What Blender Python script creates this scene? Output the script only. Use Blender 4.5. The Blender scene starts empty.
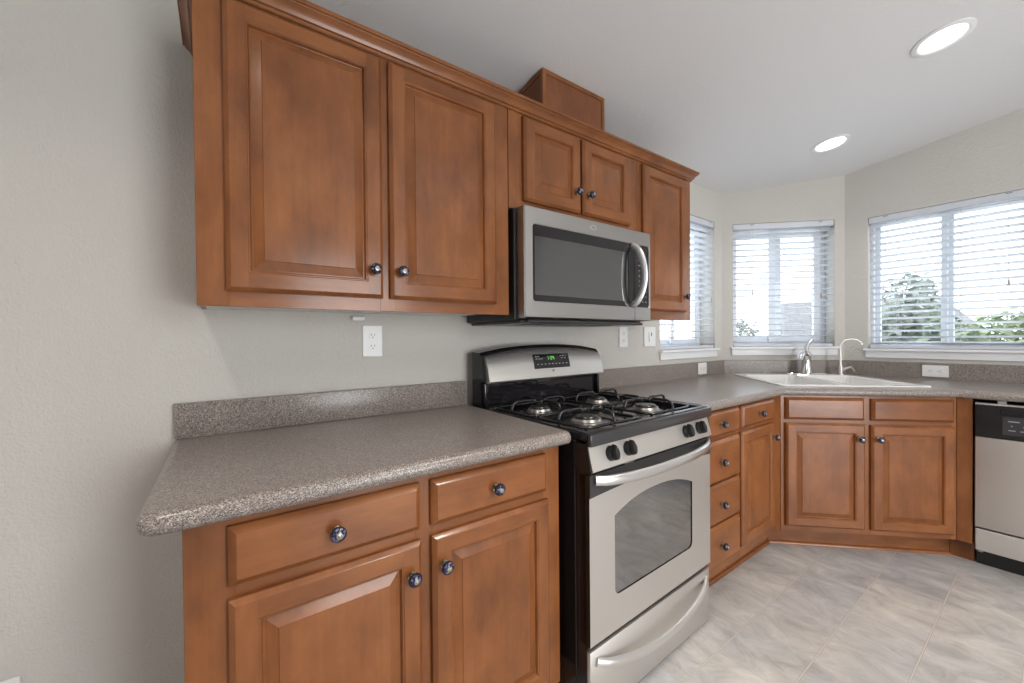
import bpy, bmesh, math, random
from mathutils import Vector, Matrix, geometry
random.seed(7)
PI = math.pi
SC = bpy.context.scene
COL = SC.collection

# ---------------------------------------------------------------- camera
cam_d = bpy.data.cameras.new('camera'); cam = bpy.data.objects.new('camera', cam_d); COL.objects.link(cam)
YAW, PITCH, ROLL = 0.9425, -0.0096, -0.0089
cam_d.sensor_width = 36.0; cam_d.lens = 401.12 * 36.0 / 1024.0; cam_d.clip_start = 0.02
fw = Vector((math.cos(YAW) * math.cos(PITCH), math.sin(YAW) * math.cos(PITCH), math.sin(PITCH)))
rt = Vector((math.sin(YAW), -math.cos(YAW), 0)); up = rt.cross(fw)
rt, up = rt * math.cos(ROLL) + up * math.sin(ROLL), up * math.cos(ROLL) - rt * math.sin(ROLL)
cam.matrix_world = Matrix(((rt.x, up.x, -fw.x, -0.8474), (rt.y, up.y, -fw.y, -1.5135), (rt.z, up.z, -fw.z, 1.198), (0, 0, 0, 1)))
SC.camera = cam
# ---------------------------------------------------------------- world, exposure
W = bpy.data.worlds.new('overcast_sky'); SC.world = W; W.use_nodes = True
bg = W.node_tree.nodes['Background']; bg.inputs[0].default_value = (0.84, 0.92, 1.0, 1); bg.inputs[1].default_value = 3.9
SC.view_settings.view_transform = 'Standard'; SC.view_settings.look = 'None'
SC.view_settings.exposure = 0.40; SC.view_settings.gamma = 1.0; SC.view_settings.use_curve_mapping = False
# ---------------------------------------------------------------- lamps
def area(name, loc, direction, sx, sy, power, color, shape='RECTANGLE', spread=180):
    l = bpy.data.lights.new(name, 'AREA'); l.shape = shape; l.size = sx; l.size_y = sy; l.energy = power; l.color = color; l.spread = math.radians(spread)
    o = bpy.data.objects.new(name, l); COL.objects.link(o); o.location = loc
    o.rotation_euler = Vector(direction).to_track_quat('-Z', 'Y').to_euler(); return o
def CEIL(y): return 2.26 - 0.14 * y
P_FILL, P_SIDE, P_DOWN = 42.0, 0.4, 4.8
area('front_fill', (0.5, -4.36, 1.15), (0, 1, 0.0), 1.2, 1.9, P_FILL, (1.0, 0.98, 0.96))  # added frontal fill behind the camera, no patio door known there
area('side_fill', (-3.16, -2.4, 1.45), (1, 0, 0), .75, .9, P_SIDE, (0.96, 0.98, 1.0))  # weak added fill from the unseen end wall, no window known
for lx, ly, pw in ((0.45, -1.80, 1.9), (-1.25, -1.21, 1.0)):
    area('downlight_or_fill', (lx, ly, CEIL(ly) - 0.012), (0, 0, -1), 0.13, 0.13, P_DOWN * pw, (1.0, 0.90, 0.80), 'DISK', 130)
for lx, ly in ((0.15, -2.5),):  # added rear fill to brighten floor and counters, not a known downlight
    area('downlight_or_fill', (lx, ly, CEIL(ly) - 0.012), (0, 0, -1), 0.13, 0.13, P_DOWN * 3.2, (1.0, 0.95, 0.88), 'DISK', 125)

# ---------------------------------------------------------------- materials
MATS = {}
def newmat(name, color=(.8, .8, .8), rough=.5, metal=0.0, spec=.5, coat=0.0):
    m = bpy.data.materials.new(name); m.use_nodes = True
    b = m.node_tree.nodes['Principled BSDF']
    b.inputs['Base Color'].default_value = (*color, 1); b.inputs['Roughness'].default_value = rough
    b.inputs['Metallic'].default_value = metal; b.inputs['Specular IOR Level'].default_value = spec
    b.inputs['Coat Weight'].default_value = coat; b.inputs['Coat Roughness'].default_value = .15
    MATS[name] = m
    return m, m.node_tree.nodes, m.node_tree.links, b
def mapping(N, L, scale, rnd=False, loc=(0, 0, 0), rot=(0, 0, 0)):
    tc = N.new('ShaderNodeTexCoord'); mp = N.new('ShaderNodeMapping')
    mp.inputs['Scale'].default_value = scale; mp.inputs['Location'].default_value = loc; mp.inputs['Rotation'].default_value = rot
    if rnd:
        oi = N.new('ShaderNodeObjectInfo'); vm = N.new('ShaderNodeVectorMath'); vm.operation = 'SCALE'
        cb = N.new('ShaderNodeCombineXYZ'); cb.inputs[0].default_value = 7.3; cb.inputs[1].default_value = 3.1; cb.inputs[2].default_value = 11.7
        L.new(cb.outputs[0], vm.inputs[0]); L.new(oi.outputs['Random'], vm.inputs['Scale'])
        ad = N.new('ShaderNodeVectorMath'); ad.operation = 'ADD'
        L.new(tc.outputs['Object'], ad.inputs[0]); L.new(vm.outputs[0], ad.inputs[1]); L.new(ad.outputs[0], mp.inputs[0])
    else:
        L.new(tc.outputs['Object'], mp.inputs[0])
    return mp
def noise(N, L, mp, scale, detail=3, rough=.5):
    n = N.new('ShaderNodeTexNoise'); n.inputs['Scale'].default_value = scale; n.inputs['Detail'].default_value = detail
    n.inputs['Roughness'].default_value = rough; L.new(mp.outputs[0], n.inputs['Vector']); return n
def ramp(N, L, src, stops):
    r = N.new('ShaderNodeValToRGB'); e = r.color_ramp.elements
    while len(e) < len(stops): e.new(.5)
    for i, (p, c) in enumerate(stops): e[i].position = p; e[i].color = (*c, 1)
    L.new(src, r.inputs[0]); return r
def mixc(N, L, fac, a, b, mode='MIX'):
    m = N.new('ShaderNodeMix'); m.data_type = 'RGBA'; m.blend_type = mode
    if isinstance(fac, (int, float)): m.inputs[0].default_value = fac
    else: L.new(fac, m.inputs[0])
    for k, v in ((6, a), (7, b)):
        if isinstance(v, tuple): m.inputs[k].default_value = (*v, 1)
        else: L.new(v, m.inputs[k])
    return m.outputs[2]
def bump(N, L, b, h, strength, dist):
    bp = N.new('ShaderNodeBump'); bp.inputs['Strength'].default_value = strength; bp.inputs['Distance'].default_value = dist
    L.new(h, bp.inputs['Height']); L.new(bp.outputs[0], b.inputs['Normal'])

def wood(name, grain, dark, mid, light, rough=.40, coat=.42):
    m, N, L, b = newmat(name, mid, rough, 0, .22, coat)
    b.inputs['Coat Roughness'].default_value = .16
    s = [1, 1, 1]; s[grain] = .06
    mpg = mapping(N, L, tuple(s), True); mpm = mapping(N, L, tuple(1 if i != grain else .55 for i in range(3)), True)
    blot = noise(N, L, mpm, 8.5, 5, .6); fine = noise(N, L, mpg, 90, 4, .6); wide = noise(N, L, mpg, 16, 3, .5)
    c1 = ramp(N, L, blot.outputs[0], ((.30, dark), (.52, mid), (.74, light))).outputs[0]
    f1 = ramp(N, L, fine.outputs[0], ((.35, (.93, .92, .91)), (.65, (1.04, 1.03, 1.03)))).outputs[0]
    w1 = ramp(N, L, wide.outputs[0], ((.3, (.92, .91, .90)), (.7, (1.05, 1.04, 1.04)))).outputs[0]
    c = mixc(N, L, 1.0, c1, f1, 'MULTIPLY'); c = mixc(N, L, 1.0, c, w1, 'MULTIPLY')
    L.new(c, b.inputs['Base Color'])
    bump(N, L, b, fine.outputs[0], .05, .001)
    return m
WD, WM, WL = (.150, .051, .0155), (.225, .079, .0235), (.29, .109, .034)
wood('wood_vertical', 2, WD, WM, WL); wood('wood_horizontal', 0, WD, WM, WL)
wood('wood_plain', 2, (.14, .052, .022), (.19, .074, .032), (.23, .095, .043), .5, .05)
newmat('melamine_white', (.72, .71, .68), .5)

m, N, L, b = newmat('wall_paint', (.58, .555, .515), .65, 0, .3)
mp = mapping(N, L, (1, 1, 1)); n = noise(N, L, mp, 150, 2, .5); n2 = noise(N, L, mp, 60, 2, .5)
ad = N.new('ShaderNodeMath'); ad.operation = 'ADD'; L.new(n.outputs[0], ad.inputs[0]); L.new(n2.outputs[0], ad.inputs[1])
bump(N, L, b, ad.outputs[0], .45, .006)
m, N, L, b = newmat('ceiling_paint', (.74, .735, .735), .7, 0, .25)
mp = mapping(N, L, (1, 1, 1)); n = noise(N, L, mp, 170, 3, .6); n2 = noise(N, L, mp, 75, 2, .5)
ad = N.new('ShaderNodeMath'); ad.operation = 'ADD'; L.new(n.outputs[0], ad.inputs[0]); L.new(n2.outputs[0], ad.inputs[1])
bump(N, L, b, ad.outputs[0], .28, .005)

# speckled solid-surface counter
m, N, L, b = newmat('counter_speckle', (.18, .16, .145), .28, 0, .42)
mp = mapping(N, L, (1, 1, 1))
v = N.new('ShaderNodeTexVoronoi'); v.inputs['Scale'].default_value = 620; L.new(mp.outputs[0], v.inputs['Vector'])
sep = N.new('ShaderNodeSeparateColor'); L.new(v.outputs['Color'], sep.inputs[0])
c = ramp(N, L, sep.outputs[0], ((0, (.070, .058, .053)), (.30, (.150, .126, .114)), (.55, (.245, .210, .190)), (.86, (.34, .297, .27)), (.95, (.50, .445, .405))))
L.new(c.outputs[0], b.inputs['Base Color'])

# vinyl tile floor
m, N, L, b = newmat('vinyl_tile', (.55, .53, .51), .34, 0, .45)
mp = mapping(N, L, (1, 1, 1), loc=(.02, .0945, 0))
br = N.new('ShaderNodeTexBrick'); L.new(mp.outputs[0], br.inputs['Vector'])
br.inputs['Scale'].default_value = 1.0; br.inputs['Brick Width'].default_value = .43; br.inputs['Row Height'].default_value = .2235
br.inputs['Mortar Size'].default_value = .0012; br.inputs['Mortar Smooth'].default_value = .4; br.offset = .5; br.squash = 1.0; br.inputs['Bias'].default_value = 0
br.inputs['Color1'].default_value = (.90, .91, .93, 1); br.inputs['Color2'].default_value = (1.06, 1.04, 1.0, 1); br.inputs['Mortar'].default_value = (.84, .77, .70, 1)
mv = mapping(N, L, (1.6, .9, 1), rot=(0, 0, -.35)); n1 = noise(N, L, mv, 5.5, 12, .72); n1.inputs['Distortion'].default_value = .9
mv2 = mapping(N, L, (1, 1.2, 1)); n2 = noise(N, L, mv2, 2.2, 4, .55)
c1 = ramp(N, L, n1.outputs[0], ((.30, (.29, .28, .276)), (.44, (.39, .385, .383)), (.54, (.46, .452, .447)), (.70, (.58, .57, .56)))).outputs[0]
c2 = ramp(N, L, n2.outputs[0], ((.3, (.88, .90, .94)), (.7, (1.04, 1.01, .97)))).outputs[0]
c = mixc(N, L, 1.0, c1, c2, 'MULTIPLY'); c = mixc(N, L, 1.0, c, br.outputs['Color'], 'MULTIPLY')
sx = N.new('ShaderNodeSeparateXYZ'); L.new(mp.outputs[0], sx.inputs[0])
dv = N.new('ShaderNodeMath'); dv.operation = 'DIVIDE'; dv.inputs[1].default_value = .2235; L.new(sx.outputs[1], dv.inputs[0])
fr_ = N.new('ShaderNodeMath'); fr_.operation = 'PINGPONG'; fr_.inputs[1].default_value = .5; L.new(dv.outputs[0], fr_.inputs[0])
gl = ramp(N, L, fr_.outputs[0], ((0, (.50, .465, .43)), (.007, (.52, .485, .45)), (.010, (.27, .235, .205)), (.018, (.33, .30, .28))))
gm = N.new('ShaderNodeMath'); gm.operation = 'LESS_THAN'; gm.inputs[1].default_value = .0145; L.new(fr_.outputs[0], gm.inputs[0])
c = mixc(N, L, gm.outputs[0], c, gl.outputs[0]); L.new(c, b.inputs['Base Color'])
bump(N, L, b, br.outputs['Fac'], -.25, .002)

def steel(name, color, rough, axis):
    m, N, L, b = newmat(name, color, rough, 1.0)
    s = [200, 200, 200]; s[axis] = 2
    mp = mapping(N, L, tuple(s)); n = noise(N, L, mp, 1.0, 2, .5)
    r = N.new('ShaderNodeMapRange'); r.inputs[3].default_value = rough - .06; r.inputs[4].default_value = rough + .08
    L.new(n.outputs[0], r.inputs[0]); L.new(r.outputs[0], b.inputs['Roughness']); return m
steel('stainless', (.69, .665, .635), .42, 0)
steel('dark_stainless', (.42, .41, .40), .36, 0)
newmat('handle_silver', (.78, .77, .76), .30, 1.0)
newmat('chrome', (.86, .87, .89), .08, 1.0)
newmat('nickel', (.70, .66, .63), .28, 1.0)
newmat('black_enamel', (.012, .011, .012), .16, 0, .5)
newmat('black_satin', (.012, .0115, .012), .34, 0, .5)
newmat('dark_grey_band', (.035, .035, .037), .28, 0, .5)
newmat('black_glass', (.012, .011, .014), .04, 0, .6)
newmat('cast_iron', (.014, .014, .015), .26, 0, .7)
newmat('burner_aluminium', (.42, .40, .38), .34, 1.0)
newmat('white_plastic', (.80, .80, .79), .35)
newmat('white_vinyl', (.78, .80, .84), .4)
newmat('sink_white', (.80, .79, .77), .18, 0, .5)
newmat('dark_slot', (.03, .028, .026), .6)
newmat('grey_mark', (.30, .30, .33), .5)
newmat('cord_white', (.62, .60, .58), .7)
newmat('tassel_tan', (.45, .38, .32), .6)
newmat('trim_white', (.80, .80, .81), .4)
m, N, L, b = newmat('lamp_lens', (1, 1, 1), .5)
b.inputs['Emission Color'].default_value = (1.0, .97, .92, 1); b.inputs['Emission Strength'].default_value = 2.6
m, N, L, b = newmat('green_digits', (.02, .1, .02), .5)
b.inputs['Emission Color'].default_value = (.25, .95, .15, 1); b.inputs['Emission Strength'].default_value = .55
# crackled blue ceramic knob face
m, N, L, b = newmat('knob_ceramic', (.02, .02, .06), .12, 0, .6)
mp = mapping(N, L, (1, 1, 1)); v = N.new('ShaderNodeTexVoronoi'); v.inputs['Scale'].default_value = 190; L.new(mp.outputs[0], v.inputs['Vector'])
sep = N.new('ShaderNodeSeparateColor'); L.new(v.outputs['Color'], sep.inputs[0])
c = ramp(N, L, sep.outputs[0], ((0, (.006, .005, .010)), (.45, (.010, .009, .035)), (.8, (.022, .022, .085)), (.95, (.16, .17, .24)))); L.new(c.outputs[0], b.inputs['Base Color'])
newmat('knob_metal', (.40, .36, .29), .3, 1.0)
newmat('knob_rim', (.02, .016, .022), .2, .3)
# clear panes: see-through with a Fresnel reflection
def pane_mat(name, tint, base_refl):
    m = bpy.data.materials.new(name); m.use_nodes = True; N = m.node_tree.nodes; L = m.node_tree.links; N.clear()
    o = N.new('ShaderNodeOutputMaterial'); t = N.new('ShaderNodeBsdfTransparent'); t.inputs[0].default_value = (*tint, 1)
    g = N.new('ShaderNodeBsdfGlossy'); g.inputs['Roughness'].default_value = .01
    f = N.new('ShaderNodeFresnel'); f.inputs['IOR'].default_value = base_refl
    ge = N.new('ShaderNodeNewGeometry'); om = N.new('ShaderNodeMath'); om.operation = 'SUBTRACT'; om.inputs[0].default_value = 1.0; L.new(ge.outputs['Backfacing'], om.inputs[1])
    ml = N.new('ShaderNodeMath'); ml.operation = 'MULTIPLY'; L.new(f.outputs[0], ml.inputs[0]); L.new(om.outputs[0], ml.inputs[1])
    mx = N.new('ShaderNodeMixShader'); L.new(ml.outputs[0], mx.inputs[0]); L.new(t.outputs[0], mx.inputs[1]); L.new(g.outputs[0], mx.inputs[2]); L.new(mx.outputs[0], o.inputs[0]); MATS[name] = m
pane_mat('window_glass', (.97, .985, .98), 1.3)
pane_mat('oven_glass', (.42, .47, .46), 5.6)
pane_mat('microwave_glass', (.5, .52, .52), 2.8)
# blind slats let a little light through
m, N, L, b = newmat('blind_white', (.70, .72, .77), .45)
tr = N.new('ShaderNodeBsdfTranslucent'); tr.inputs[0].default_value = (.80, .84, .92, 1); mx = N.new('ShaderNodeMixShader'); mx.inputs[0].default_value = .12
L.new(b.outputs[0], mx.inputs[1]); L.new(tr.outputs[0], mx.inputs[2]); L.new(mx.outputs[0], N['Material Output'].inputs[0])
# outdoors
for nm, c in (('leaf_green', (.13, .155, .11)), ('leaf_grey', (.15, .165, .14)), ('leaf_light', (.19, .225, .13))):
    m, N, L, b = newmat(nm, c, .6)
    mp = mapping(N, L, (1, 1, 1)); n = noise(N, L, mp, 3, 3)
    r = ramp(N, L, n.outputs[0], ((.3, tuple(x * .6 for x in c)), (.7, tuple(x * 1.5 for x in c)))); L.new(r.outputs[0], b.inputs['Base Color'])
newmat('bark', (.16, .12, .09), .9)
newmat('gravel', (.55, .53, .50), .9)
newmat('stucco', (.75, .73, .70), .9)
m, N, L, b = newmat('roof_shingle', (.22, .21, .21), .9)
mp = mapping(N, L, (1, 1, 1)); br = N.new('ShaderNodeTexBrick'); L.new(mp.outputs[0], br.inputs['Vector']); br.inputs['Scale'].default_value = 1
br.inputs['Brick Width'].default_value = .5; br.inputs['Row Height'].default_value = .18; br.inputs['Mortar Size'].default_value = .012
br.inputs['Color1'].default_value = (.125, .12, .125, 1); br.inputs['Color2'].default_value = (.16, .15, .15, 1); br.inputs['Mortar'].default_value = (.08, .075, .075, 1)
L.new(br.outputs[0], b.inputs['Base Color'])

# ---------------------------------------------------------------- mesh builder
class MB:
    def __init__(s): s.v = []; s.f = []; s.m = []
    def add(s, verts, faces, mi=0):
        o = len(s.v); s.v += [tuple(p) for p in verts]
        for f in faces: s.f.append([i + o for i in f]); s.m.append(mi)
        return s
    def box(s, x0, y0, z0, x1, y1, z1, bev=0, mi=0, seg=1):
        if bev <= 0:
            V = [(x, y, z) for x in (x0, x1) for y in (y0, y1) for z in (z0, z1)]
            return s.add(V, [(0, 1, 3, 2), (4, 6, 7, 5), (0, 4, 5, 1), (2, 3, 7, 6), (0, 2, 6, 4), (1, 5, 7, 3)], mi)
        bm = bmesh.new(); bmesh.ops.create_cube(bm, size=1)
        for q in bm.verts: q.co = Vector(((x0 + x1) / 2 + q.co.x * (x1 - x0), (y0 + y1) / 2 + q.co.y * (y1 - y0), (z0 + z1) / 2 + q.co.z * (z1 - z0)))
        bmesh.ops.bevel(bm, geom=list(bm.edges), offset=bev, segments=seg, affect='EDGES', profile=.5)
        bm.verts.index_update(); s.add([q.co for q in bm.verts], [[q.index for q in f.verts] for f in bm.faces], mi); bm.free(); return s
    def loops(s, L, cap0=True, cap1=True, mi=0, closed=True):
        n = len(L[0]); V = [p for l in L for p in l]; F = []
        for k in range(len(L) - 1):
            for i in range(n if closed else n - 1):
                j = (i + 1) % n; F.append((k * n + i, k * n + j, (k + 1) * n + j, (k + 1) * n + i))
        if cap0: F.append(tuple(range(n))[::-1])
        if cap1: F.append(tuple((len(L) - 1) * n + i for i in range(n)))
        return s.add(V, F, mi)
    def lathe(s, prof, origin=(0, 0, 0), axis='z', n=20, mi=0, cap=True):
        L = []
        for r, h in prof:
            ring = []
            for i in range(n):
                a = 2 * PI * i / n; c, d = r * math.cos(a), r * math.sin(a)
                p = {'z': (c, d, h), 'y': (c, -h, d), '-y': (c, h, -d), 'x': (h, c, d)}[axis]   # 'y': profile grows towards -y
                ring.append((p[0] + origin[0], p[1] + origin[1], p[2] + origin[2]))
            L.append(ring)
        return s.loops(L, cap, cap, mi)
    def tube(s, pts, r, n=8, mi=0, closed=False, flat=None):
        P = [Vector(p) for p in pts]; L = []; prev = None; m = len(P)
        for i, p in enumerate(P):
            if closed: t = P[(i + 1) % m] - P[i - 1]
            else: t = P[min(i + 1, m - 1)] - P[max(i - 1, 0)]
            t.normalize()
            if prev is None:
                u = t.cross(Vector((0, 0, 1)));  u = t.cross(Vector((1, 0, 0))) if u.length < .05 else u
            else: u = prev - t * prev.dot(t)
            u.normalize(); prev = u; w = t.cross(u); rr = r[i] if isinstance(r, (list, tuple)) else r
            ru, rw = (rr, rr) if flat is None else (rr * flat[0], rr * flat[1])
            L.append([p + u * ru * math.cos(2 * PI * k / n) + w * rw * math.sin(2 * PI * k / n) for k in range(n)])
        if closed: L.append(L[0]); return s.loops(L, False, False, mi)
        return s.loops(L, True, True, mi)
    def prism(s, poly, f, a, b, mi=0):   # f(u,v,d) -> point, poly of (u,v), extruded from a to b
        return s.loops([[f(u, v, a) for u, v in poly], [f(u, v, b) for u, v in poly]], True, True, mi)
    def build(s, name, mats, parent=None, loc=(0, 0, 0), rot=(0, 0, 0), angle=32):
        me = bpy.data.meshes.new(name); me.from_pydata(s.v, [], s.f)
        for mt in ([mats] if isinstance(mats, str) else mats): me.materials.append(MATS[mt])
        me.polygons.foreach_set('material_index', s.m)
        bm = bmesh.new(); bm.from_mesh(me); bmesh.ops.recalc_face_normals(bm, faces=bm.faces); bm.to_mesh(me); bm.free()
        me.polygons.foreach_set('use_smooth', [True] * len(me.polygons)); me.set_sharp_from_angle(angle=math.radians(angle)); me.update()
        o = bpy.data.objects.new(name, me); COL.objects.link(o); o.location = loc; o.rotation_euler = rot
        if parent is not None: o.parent = parent
        return o
def tag(o, label=None, cat=None, group=None, kind=None):
    for k, v in (('label', label), ('category', cat), ('group', group), ('kind', kind)):
        if v: o[k] = v
    return o
def thing(name, label, cat, loc=(0, 0, 0), rz=0, group=None):
    o = bpy.data.objects.new(name, None); COL.objects.link(o); o.location = loc; o.rotation_euler = (0, 0, rz); o.empty_display_size = .05
    return tag(o, label, cat, group)
def struct(o): o['kind'] = 'structure'; return o

FZ = .033
X_R = 2.792; DA = Vector((2.206, 0, 0)); DB = Vector((2.792, -.586, 0))
TH = .18; FARX, FARY = -3.2, -4.4
# ---------------------------------------------------------------- setting
fl = MB().box(FARX - .1, FARY - .1, FZ - .08, X_R + .15, .15, FZ).build('floor', 'vinyl_tile'); struct(fl)
c = MB()
c.add([(FARX - .1, .18, CEIL(.18)), (3.0, .18, CEIL(.18)), (3.0, FARY - .1, CEIL(FARY - .1)), (FARX - .1, FARY - .1, CEIL(FARY - .1)),
       (FARX - .1, .18, CEIL(.18) + .1), (3.0, .18, CEIL(.18) + .1), (3.0, FARY - .1, CEIL(FARY - .1) + .1), (FARX - .1, FARY - .1, CEIL(FARY - .1) + .1)],
      [(0, 1, 2, 3), (4, 5, 6, 7), (0, 1, 5, 4), (1, 2, 6, 5), (2, 3, 7, 6), (3, 0, 4, 7)])
struct(c.build('ceiling', 'ceiling_paint'))
def wall(name, p0, p1, thick, openings, ztop, z0=FZ, ext0=0, ext1=0):
    """wall along p0->p1, the room on the right-hand side of that direction; local x along, local y out of the room"""
    d = (Vector(p1) - Vector(p0)); Ln = d.length; ang = math.atan2(d.y, d.x)
    m = MB(); xs = sorted({-ext0, Ln + ext1} | {v for o in openings for v in o[:2]})
    for a, b2 in zip(xs[:-1], xs[1:]):
        op = [o for o in openings if o[0] <= a + 1e-6 and o[1] >= b2 - 1e-6]
        if op: m.box(a, 0, z0, b2, thick, op[0][2]); m.box(a, 0, op[0][3], b2, thick, ztop)
        else: m.box(a, 0, z0, b2, thick, ztop)
    return struct(m.build(name, 'wall_paint', None, (p0[0], p0[1], 0), (0, 0, ang)))
W1 = (1.42 - FARX, 2.10 - FARX, 1.108, 2.035); W2 = (.078, .762, 1.113, 2.03); W3 = (.127, .845, 1.100, 2.005)
wall('wall_left', (FARX, 0, 0), (2.206, 0, 0), TH, [W1], 2.30, ext1=.05)
wall('wall_corner', DA, DB, TH, [W2], 2.38)
wall('wall_right', (X_R, -.586, 0), (X_R, FARY, 0), TH, [W3], 2.92, ext0=.05)
wall('wall_behind', (X_R, FARY, 0), (FARX, FARY, 0), TH, [(X_R - 1.15, X_R + .15, FZ, 2.15)], 2.95)  # opening invented to admit the frontal fill
wall('wall_end', (FARX, FARY, 0), (FARX, 0, 0), TH, [(1.6, 2.4, .95, 1.95)], 2.95)  # opening invented for the side fill

# windows: local frame of their wall, x along, y outwards
def window(name, origin, ang, op, split, y0=.112, fwid=.030, sw=.040, ov=.036):
    x0, x1, z0, z1 = op; y1 = y0 + .053
    root = bpy.data.objects.new(name, None); COL.objects.link(root); root.location = origin; root.rotation_euler = (0, 0, ang); struct(root)
    f = MB()
    f.box(x0, y0, z0, x0 + fwid, y1, z1, .003); f.box(x1 - fwid, y0, z0, x1, y1, z1, .003)
    f.box(x0 + fwid, y0, z0, x1 - fwid, y1, z0 + fwid, .003); f.box(x0 + fwid, y0, z1 - fwid, x1 - fwid, y1, z1, .003)
    struct(f.build('window_frame', 'white_vinyl', root))
    xm = x0 + (x1 - x0) * split
    for a, b2, ys in ((x0 + fwid, xm + ov, y0 + .028), (xm - ov, x1 - fwid, y0 + .004)):
        s = MB(); za, zb = z0 + fwid, z1 - fwid
        s.box(a, ys, za, a + sw, ys + .022, zb, .002); s.box(b2 - sw, ys, za, b2, ys + .022, zb, .002)
        s.box(a + sw, ys, za, b2 - sw, ys + .022, za + sw, .002); s.box(a + sw, ys, zb - sw, b2 - sw, ys + .022, zb, .002)
        so = struct(s.build('window_sash', 'white_vinyl', root))
        struct(MB().box(a + sw - .003, ys + .009, za + sw - .003, b2 - sw + .003, ys + .013, zb - sw + .003).build('window_pane', 'window_glass', so))
    s = MB().box(x0 - .022, -.032, z0 - .016, x1 + .022, y0 - .001, z0 + .001, .004)
    s.box(x0 - .012, -.014, z0 - .062, x1 + .012, -.0005, z0 - .016, .003)
    struct(s.build('window_sill', 'trim_white', root))
    return root
A45 = -PI / 4
window('window_1', (FARX, 0, 0), 0, W1, .5)
window('window_2', DA, A45, W2, .505, .112, .030, .046, .048)
window('window_3', (X_R, -.586, 0), -PI / 2, W3, .51, .066, .018, .030, .027)

def blind(origin, ang, op, label, tassels, cords, tilt=6, x_in=.004):
    x0, x1, z0, z1 = op; x0 += x_in; x1 -= x_in
    root = thing('window_blind', label, 'blind', origin, ang, 'white horizontal blinds at the corner windows')
    yc = .032
    h = MB().box(x0, yc - .030, z1 - .043, x1, yc + .026, z1 - .002, .002)
    for tx in tassels: h.box(x0 + (x1 - x0) * tx - .012, yc - .033, z1 - .012, x0 + (x1 - x0) * tx + .012, yc - .029, z1 - .007, 0, 1)
    h.build('headrail', ['blind_white', 'grey_mark'], root)
    s = MB(); zt = z1 - .062; zb = z0 + .038; n = round((zt - zb) / .0432)
    for i in range(n + 1):
        z = zt + (zb - zt) * i / n; ta = math.radians(tilt); ring = []
        for x in (x0 + .003, x1 - .003):
            r = []
            for k in range(6):
                q = -1 + 2 * k / 5; y = q * .025; cz = .0022 * (1 - q * q)
                r.append((x, yc + y * math.cos(ta), z + cz - y * math.sin(ta)))
            r += [(p[0], p[1], p[2] - .0030) for p in r[::-1]]; ring.append(r)
        s.loops(ring)
    s.build('slats', 'blind_white', root)
    MB().box(x0 + .002, yc - .026, z0 + .003, x1 - .002, yc + .026, z0 + .022, .003).build('bottom_rail', 'blind_white', root)
    for cx in cords:
        xx = x0 + (x1 - x0) * cx
        for yy in (-.0275, .0275): MB().tube([(xx, yc + yy, z1 - .03), (xx, yc + yy, z0 + .02)], .0009, 5).build('ladder_cord', 'cord_white', root)
    for tx, lens in zip(tassels, cords_len):
        xx = x0 + (x1 - x0) * tx; zb2 = z1 - lens
        cc = MB().tube([(xx, yc - .036, z1 - .01), (xx, yc - .036, zb2)], .001, 5).build('pull_cord', 'cord_white', root)
        MB().lathe([(.002, zb2 + .002), (.0045, zb2 - .004), (.0060, zb2 - .026), (.0050, zb2 - .032), (.001, zb2 - .033)], (xx, yc - .036, 0), 'z', 10).build('tassel', 'tassel_tan', cc)
    return root
cords_len = (.56,)
blind((FARX, 0, 0), 0, W1, 'white horizontal blind on the narrow window right of the wall cabinets', (.93,), (.2, .8))
cords_len = (.50, .53)
blind(DA, A45, W2, 'white horizontal blind on the middle window behind the chrome faucet', (.19, .87), (.17, .83))
cords_len = (.56, .50)
blind((X_R, -.586, 0), -PI / 2, W3, 'white horizontal blind on the large window at the right, above the dishwasher', (.12, .86), (.2, .60), 11)

# ---------------------------------------------------------------- cabinet pieces (local x = width, front faces -y, z up)
def rect(x0, x1, z0, z1, y): return [(x0, y, z0), (x1, y, z0), (x1, y, z1), (x0, y, z1)]
def ins(x0, x1, z0, z1, i, y): return rect(x0 + i, x1 - i, z0 + i, z1 - i, y)
def knob(parent, x, y, z):
    k = MB()
    k.lathe([(.0105, -.0003), (.0105, .002), (.0055, .004), (.0052, .013)], (x, y, z), 'y', 18, 1)
    k.lathe([(.006, .012), (.0125, .0145), (.0158, .0185), (.0162, .022), (.0150, .0245)], (x, y, z), 'y', 22, 2, True)
    k.lathe([(.0150, .0240), (.0132, .0268), (.0098, .0290), (.0062, .0300)], (x, y, z), 'y', 22, 0, True)
    k.lathe([(.0062, .0296), (.0060, .0310), (.0042, .0312), (.0034, .0330), (.0012, .0338)], (x, y, z), 'y', 14, 1, True)
    o = k.build('knob', ['knob_ceramic', 'knob_metal', 'knob_rim'], parent, angle=50); o['label'] = 'blue glazed knob with a brass centre'; return o
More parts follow.
